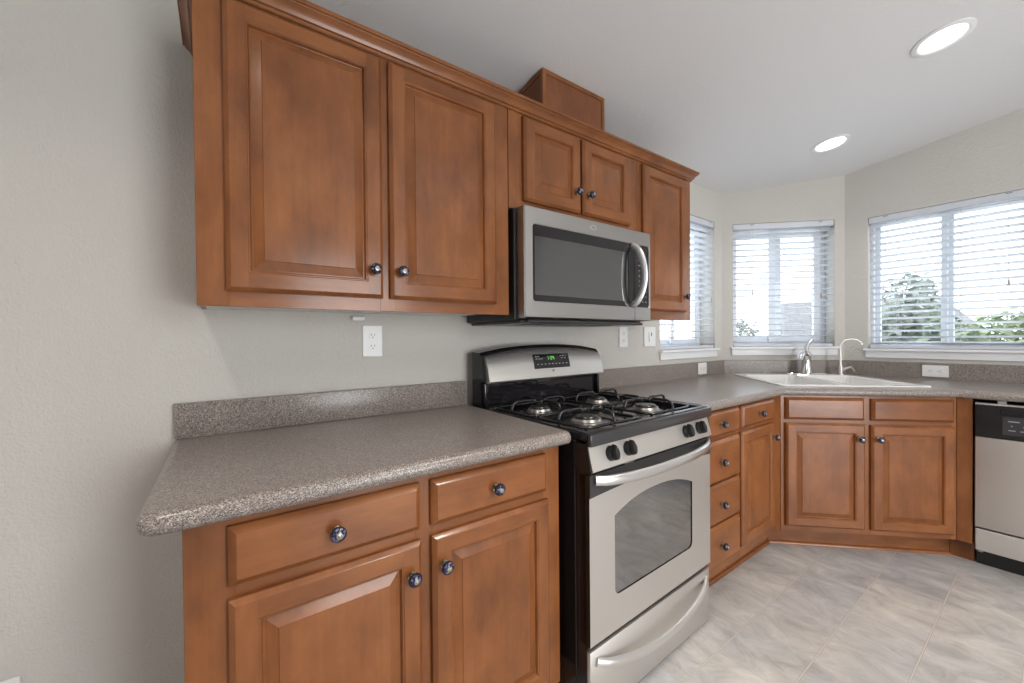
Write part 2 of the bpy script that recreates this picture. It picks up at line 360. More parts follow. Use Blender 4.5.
def door(parent, x0, x1, z0, z1, yf, kx=None, kz=None, stile=.0445):
    """raised panel door; yf = its back plane, the front is 20 mm towards -y"""
    d = MB(); T = .020
    prof = [(0, 0), (0, .011), (.0025, .0135), (.0075, .0185), (.010, T)]
    d.loops([ins(x0, x1, z0, z1, i, yf - t) for i, t in prof], True, False, 0)
    o_, s_ = .010, stile
    F = yf - T
    for xa, xb in ((x0 + o_, x0 + s_), (x1 - s_, x1 - o_)): d.add(rect(xa, xb, z0 + o_, z1 - o_, F), [(0, 1, 2, 3)], 0)
    for za, zb in ((z0 + o_, z0 + s_), (z1 - s_, z1 - o_)): d.add(rect(x0 + s_, x1 - s_, za, zb, F), [(0, 1, 2, 3)], 1)
    bead = [(s_, T), (s_ + .0025, .0180), (s_ + .0045, .0180), (s_ + .0065, .0150), (s_ + .0075, .0095), (s_ + .0095, .0085)]
    d.loops([ins(x0, x1, z0, z1, i, yf - t) for i, t in bead], False, False, 0)
    o = d.build('door', ['wood_vertical', 'wood_horizontal'], parent, angle=25)
    p = MB(); b0 = s_ + .0085; w = min(.0245, (x1 - x0 - 2 * s_) * .14)
    p.loops([ins(x0, x1, z0, z1, i, yf - t) for i, t in ((b0, .004), (b0, .0092), (b0 + .003, .0092), (b0 + w, .0168), (b0 + w + .0012, .0185))], True, True, 0)
    p.build('door_panel', 'wood_vertical', o, angle=8)
    if kx is not None: knob(o, kx, yf - T, kz)
    return o
def drawer(parent, x0, x1, z0, z1, yf, kx=None, name='drawer'):
    T = .020; d = MB()
    d.loops([ins(x0, x1, z0, z1, i, yf - t) for i, t in ((0, 0), (0, .008), (.002, .0105), (.010, .0175), (.0135, T))], True, True, 0)
    o = d.build(name, 'wood_horizontal', parent, angle=14)
    if kx is not None: knob(o, kx, yf - T, (z0 + z1) / 2)
    return o
def face_frame(parent, x0, x1, z0, z1, yf, xs, zs_by_col, t=.019):
    """xs: vertical members as (a,b); zs_by_col: for each bay the horizontal members as (a,b)"""
    f = MB()
    for a, b2 in xs: f.box(a, yf, z0, b2, yf + t, z1, .0008, 0)
    for k, col in enumerate(zs_by_col):
        for a, b2 in col: f.box(xs[k][1], yf + .0003, a, xs[k + 1][0], yf + t, b2, 0, 1)
    return f.build('face_frame', ['wood_vertical', 'wood_horizontal'], parent)
def carcass(parent, x0, x1, y0, y1, z0, z1, bottom_mat='wood_vertical', side=.012):
    c = MB()
    z0 += .011; c.box(x0, y0, z0, x0 + side, y1, z1); c.box(x1 - side, y0, z0, x1, y1, z1); c.box(x0 + side, y1 - .008, z0 + .013, x1 - side, y1, z1)
    c.box(x0 + side, y0, z0 + .001, x1 - side, y1, z0 + .013, 0, 1); c.box(x0 + side, y0, z1 - .013, x1 - side, y1 - .008, z1)
    return c.build('carcass', ['wood_vertical', bottom_mat], parent)

YU = -.333       # face-frame front of the wall cabinets
YB = -.610       # face-frame front of the base cabinets
ZU0, ZU1 = 1.280, 2.031
# wall cabinet with two tall doors, at the left
r = thing('wall_cabinet', 'large wooden wall cabinet with two tall doors, left of the microwave', 'cabinet', (-.891, -.002, ZU0), 0)
w = .889; h = ZU1 - ZU0; yf = YU + .002
carcass(r, 0, w, yf + .019, 0, 0, h, 'melamine_white')
face_frame(r, 0, w, 0, h, yf, [(0, .062), (.425, .47), (w - .064, w)], [[(0, .042), (h - .02, h)]] * 2)
door(r, .056, .430, .036, .7335, yf, .402, .116); door(r, .452, .828, .036, .7335, yf, .482, .116)
# cabinet above the microwave
r = thing('wall_cabinet', 'short wooden cabinet with two small doors directly above the microwave', 'cabinet', (0, -.002, 1.668), 0)
w = .742; h = ZU1 - 1.668
carcass(r, .001, w, yf + .019, 0, 0, h, 'melamine_white')
face_frame(r, .001, w, 0, h, yf, [(.001, .07), (.34, .385), (w - .07, w)], [[(0, .042), (h - .02, h)]] * 2)
door(r, .062, .356, .036, .3455, yf, .326, .115); door(r, .368, .674, .036, .3455, yf, .398, .115)
# narrow wall cabinet
r = thing('wall_cabinet', 'narrow wooden wall cabinet with one door, right of the microwave by the window', 'cabinet', (.743, -.002, ZU0), 0)
w = 1.198 - .743; h = ZU1 - ZU0
carcass(r, .001, w, yf + .019, 0, 0, h)
face_frame(r, .001, w, 0, h, yf, [(.001, .04), (w - .066, w)], [[(0, .046), (h - .02, h)]])
door(r, .030, .397, .043, .7335, yf, .366, .122)
# crown moulding along the top of the three wall cabinets
def crown2():
    prof = [(.001, 2.023), (.004, 2.023), (.007, 2.026), (.008, 2.031), (.013, 2.033), (.016, 2.041), (.022, 2.049), (.029, 2.054), (.030, 2.058), (.034, 2.059), (.035, 2.063), (.035, 2.069), (.001, 2.069)]
    x0, x1, y0 = -.891, 1.198, YU
    st = [lambda o_: (x0 - o_, -.002), lambda o_: (x0 - o_, y0 - o_), lambda o_: (x1 + o_, y0 - o_), lambda o_: (x1 + o_, -.002)]
    m = MB(); L = [[(*f(o_), z) for o_, z in prof] for f in st]
    m.loops(L, True, True, 0); return m
tag(crown2().build('crown_moulding', 'wood_horizontal', angle=18), 'stepped wooden crown moulding along the top of the wall cabinets', 'moulding')
# wooden duct cover above the microwave cabinet
r = thing('duct_cover', 'small wooden box cover on top of the microwave cabinet, reaching the ceiling', 'duct cover', (.226, -.265, 2.034), 0)
dw, dd = .365, .240; hf = CEIL(-.265) - 2.034 - .004; hb = CEIL(-.265 + dd) - 2.034 - .004
m = MB(); m.add([(0, 0, 0), (dw, 0, 0), (dw, dd, 0), (0, dd, 0), (0, 0, hf), (dw, 0, hf), (dw, dd, hb), (0, dd, hb)], [(0, 1, 2, 3), (4, 5, 6, 7), (0, 1, 5, 4), (1, 2, 6, 5), (2, 3, 7, 6), (3, 0, 4, 7)])
m.build('panel', 'wood_plain', r)
t = MB(); e = .004
t.box(-e, -e, 0, .014, -.0002, hf, .001); t.box(dw - .014, -e, 0, dw + e, -.0002, hf, .001); t.box(.014, -e, hf - .018, dw - .014, -.0002, hf, .001)
t.box(-e, -.0002, 0, -.0002, .014, hf - .001, .001)
sl = (hb - hf) / dd
t.add([(-e, .014, hf - .018 + sl * .014), (-.0002, .014, hf - .018 + sl * .014), (-.0002, dd, hb - .018), (-e, dd, hb - .018), (-e, .014, hf + sl * .014), (-.0002, .014, hf + sl * .014), (-.0002, dd, hb), (-e, dd, hb)],
      [(0, 1, 2, 3), (4, 5, 6, 7), (0, 1, 5, 4), (1, 2, 6, 5), (2, 3, 7, 6), (3, 0, 4, 7)])
t.build('edge_trim', 'wood_vertical', r)

# ---- base cabinets
ZB1 = .8745
TOE = .112       # height of the recessed toe space above the floor
def toe(parent, x0, x1, y=.075, m=None):
    t = MB().box(x0, YB + y, 0, x1, YB + y + .012, TOE, 0, 0)
    return t.build('toe_kick', 'wood_horizontal', parent)
def shoe(parent, x0, x1, y=.075):
    q = [(0, 0), (-.011, 0), (-.0105, .006), (-.008, .0115), (-.004, .015), (0, .016)]
    return MB().prism(q, lambda u, v, d: (d, YB + y + u - .0003, v), x0, x1).build('shoe_moulding', 'wood_horizontal', parent)
def base_root(label, loc, rz=0, grp=None): return thing('base_cabinet', label, 'cabinet', loc, rz, grp)
zz = lambda z: z - FZ
# left base cabinet
r = base_root('wooden base cabinet under the left countertop, two drawers above two doors', (0, -.002, FZ))
x0, x1 = -.906, -.020; yb = YB + .002
c = MB(); c.box(x0, yb + .019, TOE, x0 + .014, 0, zz(ZB1)); c.box(x1 - .014, yb + .019, TOE, x1, 0, zz(ZB1)); c.box(x0, yb + .075, 0, x0 + .014, 0, TOE); c.box(x1 - .014, yb + .075, 0, x1, 0, TOE); c.box(x0 + .014, yb + .019, TOE, x1 - .014, 0, TOE + .012); c.box(x0 + .014, -.008, TOE + .012, x1 - .014, 0, zz(ZB1))
c.build('carcass', 'wood_vertical', r)
face_frame(r, x0, x1, TOE, zz(ZB1), yb, [(x0, x0 + .075), (-.480, -.436), (x1 - .064, x1)], [[(TOE, TOE + .05), (.68, .72), (.815, zz(ZB1))]] * 2)
toe(r, x0 + .014, x1 - .014)
drawer(r, -.842, -.471, zz(.747), zz(.857), yb, -.659); drawer(r, -.443, -.078, zz(.747), zz(.857), yb, -.263)
door(r, -.842, -.470, zz(.176), zz(.722), yb, -.497, zz(.650)); door(r, -.442, -.072, zz(.176), zz(.722), yb, -.415, zz(.650))
# four-drawer base cabinet right of the range
r = base_root('narrow wooden base cabinet with a stack of four drawers, right of the gas range', (0, -.002, FZ))
x0, x1 = .772, 1.1195
def sides(r, x0, x1):
    c = MB(); c.box(x0, yb + .019, TOE, x0 + .012, 0, zz(ZB1)); c.box(x1 - .012, yb + .019, TOE, x1, 0, zz(ZB1)); c.box(x0, yb + .087, 0, x0 + .012, 0, TOE); c.box(x1 - .012, yb + .087, 0, x1, 0, TOE); c.box(x0 + .012, yb + .019, TOE, x1 - .012, 0, TOE + .012); c.box(x0 + .012, -.008, TOE + .012, x1 - .012, 0, zz(ZB1))
    c.build('carcass', 'wood_vertical', r)
sides(r, x0, x1)
face_frame(r, x0, x1, TOE, zz(ZB1), yb, [(x0, x0 + .035), (x1 - .02, x1)], [[(TOE, TOE + .06), (.33, .345), (.51, .525), (.70, .725), (.82, zz(ZB1))]])
toe(r, x0, x1); shoe(r, x0, x1)
for za, zb in ((.756, .868), (.553, .738), (.372, .546), (.190, .365)): drawer(r, .797, 1.108, zz(za), zz(zb), yb, .922)
# one drawer over one door
r = base_root('wooden base cabinet with one drawer over one door, beside the sink cabinet', (0, -.002, FZ))
x0, x1 = 1.1205, 1.600
sides(r, x0, x1)
face_frame(r, x0, x1, TOE, zz(ZB1), yb, [(x0, x0 + .024), (1.47, x1)], [[(TOE, TOE + .06), (.70, .725), (.82, zz(ZB1))]])
toe(r, x0, 1.628); shoe(r, x0, 1.624)
drawer(r, 1.130, 1.486, zz(.760), zz(.868), yb, 1.305); door(r, 1.130, 1.486, zz(.200), zz(.742), yb, 1.459, zz(.672))
# diagonal sink cabinet
FC = Vector((1.600, -.610, 0)); LS = .823
r = thing('sink_cabinet', 'wooden corner sink cabinet with two false drawer fronts above two doors', 'cabinet', (FC.x, FC.y, FZ), A45)
# local: x along the face, front plane y=0
c = MB(); wall_back = .805
for a, b2 in ((.002, .014), (LS - .014, LS - .002)): c.box(a, .019, TOE, b2, .30, zz(ZB1))
c.box(.014, .019, TOE, LS - .014, .30, TOE + .012)
c.build('carcass', 'wood_vertical', r)
f = MB(); Z1 = zz(ZB1)
for a, b2 in ((.002, .032), (.392, .436), (.797, LS - .0003)): f.box(a, 0, TOE, b2, .019, Z1, .0008, 0)
for a, b2 in ((.032, .392), (.436, .797)):
    for za, zb in ((TOE, TOE + .045), (.69, .715), (.82, Z1)): f.box(a, .0003, za, b2, .019, zb, 0, 1)
f.build('face_frame', ['wood_vertical', 'wood_horizontal'], r)
MB().box(-.03, .075, 0, LS + .03, .087, TOE).build('toe_kick', 'wood_horizontal', r)
q = [(0, 0), (-.011, 0), (-.0105, .006), (-.008, .0115), (-.004, .015), (0, .016)]
MB().prism(q, lambda u, v, d: (d, .0747 + u, v), -.028, LS + .028).build('shoe_moulding', 'wood_horizontal', r)
drawer(r, .022, .400, zz(.747), zz(.863), 0, None, 'false_front'); drawer(r, .432, .806, zz(.747), zz(.860), 0, None, 'false_front')
door(r, .022, .402, zz(.172), zz(.727), 0, .372, zz(.652)); door(r, .430, .806, zz(.172), zz(.724), 0, .459, zz(.652))
# filler panel between the sink cabinet and the dishwasher
XD = 2.182
r = thing('filler_panel', 'plain wooden filler panel between the sink cabinet and the dishwasher', 'panel', (XD, -1.1925, FZ), -PI / 2)
MB().box(0, 0, TOE, .054, .019, zz(ZB1), .001).build('panel', 'wood_vertical', r)
MB().box(-.030, .075, 0, .054, .082, TOE).build('toe_kick', 'wood_vertical', r)
MB().box(.042, .019, TOE, .054, .06, zz(ZB1)).build('side_panel', 'wood_vertical', r)

# ---------------------------------------------------------------- countertops
def offset_poly(poly, offs):
    n = len(poly); out = []
    for i in range(n):
        p0, p, p1 = Vector(poly[i - 1]), Vector(poly[i]), Vector(poly[(i + 1) % n])
        d0 = (p - p0).normalized(); d1 = (p1 - p).normalized()
        n0 = Vector((d0.y, -d0.x)); n1 = Vector((d1.y, -d1.x))      # outward for CCW
        a, b2 = offs[i - 1], offs[i]
        cr = d0.x * d1.y - d0.y * d1.x
        if abs(cr) < 1e-6: out.append(p + n0 * a); continue
        q0 = p + n0 * a; q1 = p + n1 * b2; t = ((q1 - q0).x * d1.y - (q1 - q0).y * d1.x) / cr
        out.append(q0 + d0 * t)
    return out
def slab(poly, rounded, z0, z1, holes=(), nose=.0185):
    """poly CCW (full size), rounded[i] tells whether edge i->i+1 has a bullnose"""
    m = MB(); L = []; zc = (z0 + z1) / 2; K = 7
    for k in range(K + 1):
        t = -PI / 2 + PI * k / K; ofs = [(-nose + nose * math.cos(t)) if e else 0 for e in rounded]
        L.append([(p.x, p.y, zc + (z1 - z0) / 2 * math.sin(t)) for p in offset_poly(poly, ofs)])
    m.loops(L, False, False)
    for zi, loop in ((z0, L[0]), (z1, L[-1])):
        polys = [[Vector((p[0], p[1], 0)) for p in loop]] + [[Vector((x, y, 0)) for x, y in h] for h in holes]
        tris = geometry.tessellate_polygon(polys); flat = [p for pl in polys for p in pl]
        m.add([(p.x, p.y, zi) for p in flat], [tuple(t) for t in tris])
    for h in holes: m.loops([[(x, y, z0) for x, y in h], [(x, y, z1) for x, y in h]], False, False)
    return m
ZC0, ZC1 = .875, .914
def rounded_corner(c, a, b, r, n=5):
    """points replacing corner c between neighbours a and b"""
    c, a, b = Vector(c), Vector(a), Vector(b); u = (a - c).normalized(); v = (b - c).normalized()
    return [tuple((1 - t) ** 2 * (c + u * r) + 2 * t * (1 - t) * c + t * t * (c + v * r)) for t in [i / n for i in range(n + 1)]]
r = thing('countertop', 'speckled grey-brown countertop section left of the gas range', 'countertop', (0, 0, 0))
xa = -.958
poly = [(xa - .004, -.001)] + rounded_corner((xa - .007, -.648), (xa - .007, 0), (0, -.648), .034) + [(-.002, -.646), (-.002, -.001)]
rd = [True] * (len(poly) - 3) + [True, False, False]
slab(poly, rd, ZC0, ZC1).build('slab', 'counter_speckle', r, angle=40)
MB().box(xa, -.021, ZC1, -.004, -.001, 1.016, .003, 0, 2).build('backsplash', 'counter_speckle', r)
r = thing('countertop', 'speckled grey-brown countertop wrapping the window corner around the white sink', 'countertop', (0, 0, 0))
Af = 1.5876
poly = [(.762, -.640), (Af, -.640), (2.152, -1.2044), (2.152, -2.0), (X_R - .001, -2.0), (X_R - .001, -.587), (2.2055, -.001), (.762, -.001)]
rd = [True, True, True, False, False, False, False, False]
MIDW = Vector((2.499, -.293)); TA = Vector((.70711, -.70711)); NA = Vector((.70711, .70711))
def D(s, n): p = MIDW + TA * s + NA * (n - 1.56); return (p.x, p.y)
hole = [D(-.345, .80), D(.345, .80), D(.345, 1.46), D(-.345, 1.46)]
slab(poly, rd, ZC0, ZC1, [hole]).build('slab', 'counter_speckle', r, angle=40)
b = MB(); z1 = 1.016; bt = .020
inner = [(.762, -.001 - bt), (2.2055 - bt * .414, -.001 - bt), (X_R - .001 - bt, -.587 - bt * .414), (X_R - .001 - bt, -2.0)]
outer = [(.762, -.001), (2.2055, -.001), (X_R - .001, -.587), (X_R - .001, -2.0)]
b.loops([[(ox, oy, ZC1), (ix, iy, ZC1), (ix, iy, z1 - .003), (ix + (ox - ix) * .15, iy + (oy - iy) * .15, z1), (ox, oy, z1)] for (ix, iy), (ox, oy) in zip(inner, outer)], True, True)
b.build('backsplash', 'counter_speckle', r, angle=40)

# ---------------------------------------------------------------- corner sink
r = thing('kitchen_sink', 'white double-bowl corner sink set into the countertop below the windows', 'sink', (*D(0, 0), 0), A45)
# local: x = s along the wall, y = n
s = MB(); zr = .921
def rr(x0, x1, y0, y1, rad, z, n=5):
    pts = []
    for cx, cy, a0 in ((x1 - rad, y1 - rad, 0), (x0 + rad, y1 - rad, 90), (x0 + rad, y0 + rad, 180), (x1 - rad, y0 + rad, 270)):
        for k in range(n + 1):
            a = math.radians(a0 + 90 * k / n); pts.append((cx + rad * math.cos(a), cy + rad * math.sin(a), z))
    return pts
X0, X1, Y0, Y1 = -.372, .372, .772, 1.492
s.loops([rr(X0, X1, Y0, Y1, .035, ZC1 + .0003), rr(X0, X1, Y0, Y1, .035, zr - .003), rr(X0 + .004, X1 - .004, Y0 + .004, Y1 - .004, .032, zr)], False, False)
bowls = [(-.335, -.012, .815, 1.385), (.012, .335, .815, 1.385)]
polys = [[Vector((p[0], p[1], 0)) for p in rr(X0 + .004, X1 - .004, Y0 + .004, Y1 - .004, .032, zr)]] + [[Vector((p[0], p[1], 0)) for p in rr(*bw, .06, 0)] for bw in bowls]
flat = [p for pl in polys for p in pl]
s.add([(p.x, p.y, zr) for p in flat], [tuple(t) for t in geometry.tessellate_polygon(polys)])
s.build('rim', 'sink_white', r, angle=40)
for bw in bowls:
    x0, x1, y0, y1 = bw; g = MB()
    g.loops([rr(x0, x1, y0, y1, .06, zr), rr(x0 + .004, x1 - .004, y0 + .004, y1 - .004, .058, zr - .006), rr(x0 + .012, x1 - .012, y0 + .012, y1 - .012, .06, zr - .16), rr(x0 + .03, x1 - .03, y0 + .03, y1 - .03, .06, zr - .185)], False, True)
    bo = g.build('bowl', 'sink_white', r, angle=50)
    MB().lathe([(.002, zr - .1846), (.038, zr - .1842), (.042, zr - .183), (.042, zr - .1848)], ((x0 + x1) / 2, (y0 + y1) / 2, 0), 'z', 20).build('drain', 'chrome', bo)
# main faucet
r = thing('kitchen_faucet', 'chrome single-lever kitchen faucet at the back of the white sink', 'faucet', (*D(.100, 1.440), zr), A45)
m = MB(); L = []
for off, z in ((0, 0), (0, .006), (-.004, .010)):
    ring = []
    for k in range(28):
        a = 2 * PI * k / 28; ring.append(((.128 + off) * math.copysign(abs(math.cos(a)) ** .7, math.cos(a)), (.030 + off) * math.sin(a), z))
    L.append(ring)
m.loops(L); m.build('base_plate', 'chrome', r)
MB().lathe([(.030, .0102), (.034, .014), (.031, .035), (.028, .07), (.028, .115), (.031, .135), (.029, .150), (.018, .162), (.002, .166)], (0, 0, 0), 'z', 24).build('body', 'chrome', r)
MB().tube([(0, -.012, .112), (-.026, -.045, .140), (-.058, -.085, .154), (-.090, -.122, .150), (-.110, -.145, .132), (-.114, -.150, .116)], [.019, .0185, .018, .0175, .017, .017], 14).build('spout', 'chrome', r)
MB().tube([(0, .004, .156), (.004, .010, .180), (.014, .014, .208), (.032, .016, .234), (.050, .016, .246)], [.016, .014, .012, .011, .007], 12, flat=(1, .75)).build('lever', 'chrome', r)
# filtered water faucet
r = thing('drinking_water_faucet', 'thin gooseneck drinking water faucet at the right rear of the sink', 'faucet', (*D(.318, 1.445), zr), A45)
MB().lathe([(.020, 0), (.020, .004), (.0165, .010), (.0155, .05), (.013, .060), (.008, .066)], (0, 0, 0), 'z', 20).build('body', 'nickel', r)
pts = [(0, 0, .06), (0, 0, .14), (0, 0, .195)] + [(.062 * (1 - math.cos(a)), -.010 * (1 - math.cos(a)), .195 + .052 * math.sin(a)) for a in [PI * k / 14 * .86 for k in range(1, 15)]]
MB().tube(pts, [.0075, .006] + [.0042] * (len(pts) - 2), 12).build('gooseneck', 'nickel', r)
MB().lathe([(.0052, 0), (.0052, .012)], (pts[-1][0], pts[-1][1], pts[-1][2] - .011), 'z', 12).build('nozzle', 'nickel', r)
MB().tube([(.010, 0, .030), (.035, -.004, .044), (.062, -.006, .052), (.074, -.008, .036), (.082, -.010, .022)], [.009, .009, .0075, .006, .005], 10).build('lever', 'nickel', r)

# ---------------------------------------------------------------- gas range
RW = .730
r = thing('gas_range', 'stainless steel and black gas range with four burners under the microwave', 'range', (.001, -.040, FZ), math.radians(1.9))
q = zz
m = MB()
m.box(0, -.600, .04, RW, 0, q(.885), .003)                                     # body shell with side panels
m.box(.001, -.640, .03, .012, -.600, q(.88)); m.box(RW - .012, -.640, .03, RW - .001, -.600, q(.88))
for x in (.04, RW - .04):
    for y in (-.06, -.54): m.lathe([(.016, 0), (.016, .008), (.008, .010), (.008, .041)], (x, y, 0), 'z', 12)
m.build('body', 'black_enamel', r)
# cooktop with raised rim and a shallow well
m = MB(); zt = q(.913); zw = q(.897)
def rct(i, z, x0=-.001, x1=RW + .001, y0=-.648, y1=-.062): return [(x0 + i, y0 + i, z), (x1 - i, y0 + i, z), (x1 - i, y1 - i, z), (x0 + i, y1 - i, z)]
m.loops([rct(.004, q(.8855)), rct(0, q(.890)), rct(0, zt - .006), rct(.002, zt - .002), rct(.006, zt), rct(.022, zt), rct(.028, zt - .003), rct(.036, zw), rct(.05, zw)], True, True)
m.build('cooktop', 'black_enamel', r, angle=25)
MB().box(-.0005, -.664, q(.873), RW + .0005, -.6482, q(.9115), .005, 0, 2).build('front_rail', 'dark_grey_band', r)
BX, BY = (.190, .548), (-.225, -.480)
for bx in BX:
    for by in BY:
        R0 = .047 if by < -.3 else .041
        m = MB().lathe([(R0 + .012, zw + .0003), (R0 + .011, zw + .003), (R0 + .006, zw + .005), (R0 + .002, zw + .014), (R0 - .006, zw + .016)], (bx, by, 0), 'z', 28)
        bo = m.build('burner', 'burner_aluminium', r)
        MB().lathe([(R0 - .007, zw + .0165), (R0 - .005, zw + .018), (R0 - .007, zw + .022), (R0 - .02, zw + .0235)], (bx, by, 0), 'z', 28).build('burner_cap', 'cast_iron', bo)
        g = MB(); hx, hy = .138, .119; zg = zw + .014; rr_ = .0052
        c0 = [(bx + sx * hx, by + sy * hy) for sx, sy in ((-1, -1), (1, -1), (1, 1), (-1, 1))]
        ring = []
        for k, (x, y) in enumerate(c0):
            px, py = c0[k - 1]; nx, ny = c0[(k + 1) % 4]; cr = .03
            for t in (0, .5, 1):
                ax, ay = x + (px - x) / math.hypot(px - x, py - y) * cr, y + (py - y) / math.hypot(px - x, py - y) * cr
                cx2, cy2 = x + (nx - x) / math.hypot(nx - x, ny - y) * cr, y + (ny - y) / math.hypot(nx - x, ny - y) * cr
                ring.append(((1 - t) ** 2 * ax + 2 * t * (1 - t) * x + t * t * cx2, (1 - t) ** 2 * ay + 2 * t * (1 - t) * y + t * t * cy2, zg))
        g.tube(ring, rr_, 8, closed=True)
        zt2 = zw + .050
        for dx, dy, hh in ((1, 0, hx), (-1, 0, hx), (0, 1, hy), (0, -1, hy)):
            P = lambda d, z: (bx + dx * d, by + dy * d, z)
            g.tube([P(hh, zg), P(hh + .002, zg + .014), P(hh - .006, zt2 - .006), P(hh - .022, zt2), P(.06, zt2), P(.036, zt2 - .001), P(.026, zt2 - .008), P(.026, zt2 - .012)], rr_, 8)
        for sx, sy in ((-1, -1), (1, -1), (1, 1), (-1, 1)):
            g.lathe([(.005, zw + .0002), (.005, zg)], (bx + sx * (hx - .009), by + sy * (hy - .009), 0), 'z', 8)
        g.build('grate', 'cast_iron', r, angle=60)
# backguard
m = MB()
side = [(-.002, q(.86)), (-.062, q(.86)), (-.062, q(1.015)), (-.085, q(1.02)), (-.068, q(1.122)), (-.055, q(1.135)), (-.006, q(1.138)), (-.002, q(1.13))]
arcs = []
NX = 24
def crest(x): t = max(-1, min(1, ((x - .012) / RW) * 2 - 1)); return .030 * (1 - abs(t) ** 2.4)
for k in range(NX + 1):
    x = .012 + RW * k / NX; e = crest(x)
    arcs.append([(x, y, z + (e if z > q(1.1) else 0)) for y, z in side])
m.loops(arcs, True, True); m.build('backguard', 'black_enamel', r, angle=30)
m = MB(); L = []
for k in range(NX + 1):
    x = .026 + (RW - .022) * k / NX; e = crest(x); zb, zt_ = q(1.012), q(1.119) + e
    # slightly slanted bowed steel fascia
    L.append([(x, -.0865, zb), (x, -.1085, zb), (x, -.112, zb + .006), (x, -.100, zb + (zt_ - zb) * .5), (x, -.082, zt_ - .008), (x, -.074, zt_), (x, -.066, zt_ - .001)])
m.loops(L, True, True)
fa = m.build('fascia', 'stainless', r, angle=35)
def fpt(x, z):     # a point on the fascia front face
    e = crest(x); zb, zt_ = q(1.012), q(1.119) + e; t = (z - zb - .006) / (zt_ - .008 - zb - .006)
    tm = ((zt_ - zb) * .5 - .006) / (zt_ - .014 - zb)
    y = -.112 + .012 * (t / tm) if t < tm else -.100 + .018 * (t - tm) / (1 - tm)
    return (x, y, z)
def fplate(x0, x1, z0, z1, off, nm, mat, parent, slant=0):
    L = []
    for k in range(7):
        x = x0 + (x1 - x0) * k / 6
        L.append([tuple(Vector(fpt(x, z)) + Vector((0, -o_, 0))) for z, o_ in ((z0, -.0015), (z0, off), ((z0 + z1) / 2, off), (z1, off), (z1, -.0015))])
    return MB().loops(L, True, True).build(nm, mat, parent)
pnl = fplate(.272, .497, q(1.058), q(1.122), .0012, 'display_panel', 'black_glass', r)
def marks(parent, items, mat, nm, off):
    m = MB()
    for x0, x1, z0, z1 in items:
        a = [tuple(Vector(fpt(x, z)) + Vector((0, -off, 0))) for x, z in ((x0, z0), (x1, z0), (x1, z1), (x0, z1))]
        b_ = [tuple(Vector(p) + Vector((0, -.0006, 0))) for p in a]; m.loops([a, b_])
    return m.build(nm, mat, parent)
digits = []
SEG = {'1': 'bc', '2': 'abged', '4': 'fgbc', ':': ':'}
def digit(ch, x, z, w, h, t):
    out = []
    if ch == ':': return [(x + w * .4, x + w * .4 + t, z + h * .25, z + h * .25 + t), (x + w * .4, x + w * .4 + t, z + h * .65, z + h * .65 + t)]
    for sg in SEG[ch]:
        out.append({'a': (x, x + w, z + h - t, z + h), 'b': (x + w - t, x + w, z + h / 2, z + h), 'c': (x + w - t, x + w, z, z + h / 2), 'd': (x, x + w, z, z + t),
                    'e': (x, x + t, z, z + h / 2), 'f': (x, x + t, z + h / 2, z + h), 'g': (x, x + w, z + h / 2 - t / 2, z + h / 2 + t / 2)}[sg])
    return out
xx = .356
for ch in '1:24': digits += digit(ch, xx, q(1.095), .009, .017, .0026); xx += .008 if ch == ':' else .0135
marks(pnl, digits, 'green_digits', 'clock_digits', .0014)
its = []
for row, zc, xs_ in ((0, 1.110, (.285, .300)), (1, 1.099, (.286, .304, .318)), (2, 1.075, (.290, .312, .335, .358, .380, .402, .424, .447, .470)), (3, 1.110, (.440, .456, .474)), (4, 1.099, (.446, .466))):
    for x in xs_: its.append((x, x + .010, q(zc), q(zc) + .004))
for it in its: marks(pnl, [it], 'grey_mark', 'button_mark', .0014)
ex_, ez_ = .385, q(1.046)
em = MB(); py = fpt(ex_, ez_)[1]
em.lathe([(.0065, -.002), (.0065, .0010), (.0055, .0014), (.0045, .0010)], (ex_, py, ez_), 'y', 20)
em.build('emblem', 'grey_mark', fa)
# glossy lower panel and corner posts of the backguard
MB().box(.042, -.0665, q(.918), RW - .018, -.0622, q(1.008), .001).build('lower_panel', 'black_glass', r)
for x in (.020, RW - .014): MB().box(x, -.084, q(.9135), x + .018, -.0625, q(1.011), .004, 0, 2).build('corner_post', 'black_enamel', r)
# sloping control panel
m = MB(); pr = [(-.612, q(.800)), (-.662, q(.797)), (-.665, q(.801)), (-.646, q(.8725)), (-.612, q(.8725))]
m.prism(pr, lambda u, v, d: (d, u, v), .006, RW - .006); cp = m.build('control_panel', 'stainless', r)
for x in (0, RW - .006):
    MB().prism([(-.60, q(.797)), (-.663, q(.793)), (-.648, q(.874)), (-.60, q(.874))], lambda u, v, d: (d, u, v), x, x + .0055).build('end_cap', 'black_satin', cp)
sl = math.atan2(.019, .0715)
for kx in (.100, .188, .545, .640):
    k = MB(); k.lathe([(.0235, 0), (.0235, .004), (.0215, .008), (.0195, .013)], (0, 0, 0), 'y', 24)
    tear = [(.0105 * math.cos(a) * (1 if math.sin(a) < .2 else 1 - .75 * ((math.sin(a) - .2) / .8)), .023 * math.sin(a) + .002) for a in [2 * PI * i / 20 for i in range(20)]]
    k.loops([[(u * sc_, -d, w_ * sc_) for u, w_ in tear] for d, sc_ in ((.012, 1.08), (.022, 1.0), (.028, .93), (.030, .80))])
    ko = k.build('knob', 'black_satin', cp, (kx, -.6552, q(.8385)), (-sl, 0, 0)); ko['label'] = 'black control knob'
MB().box(.02, -.640, q(.792), RW - .02, -.602, q(.7965)).build('vent_slot', 'black_satin', r)
MB().box(.176, -.652, q(.787), .226, -.641, q(.7945), .002).build('door_latch', 'handle_silver', r)
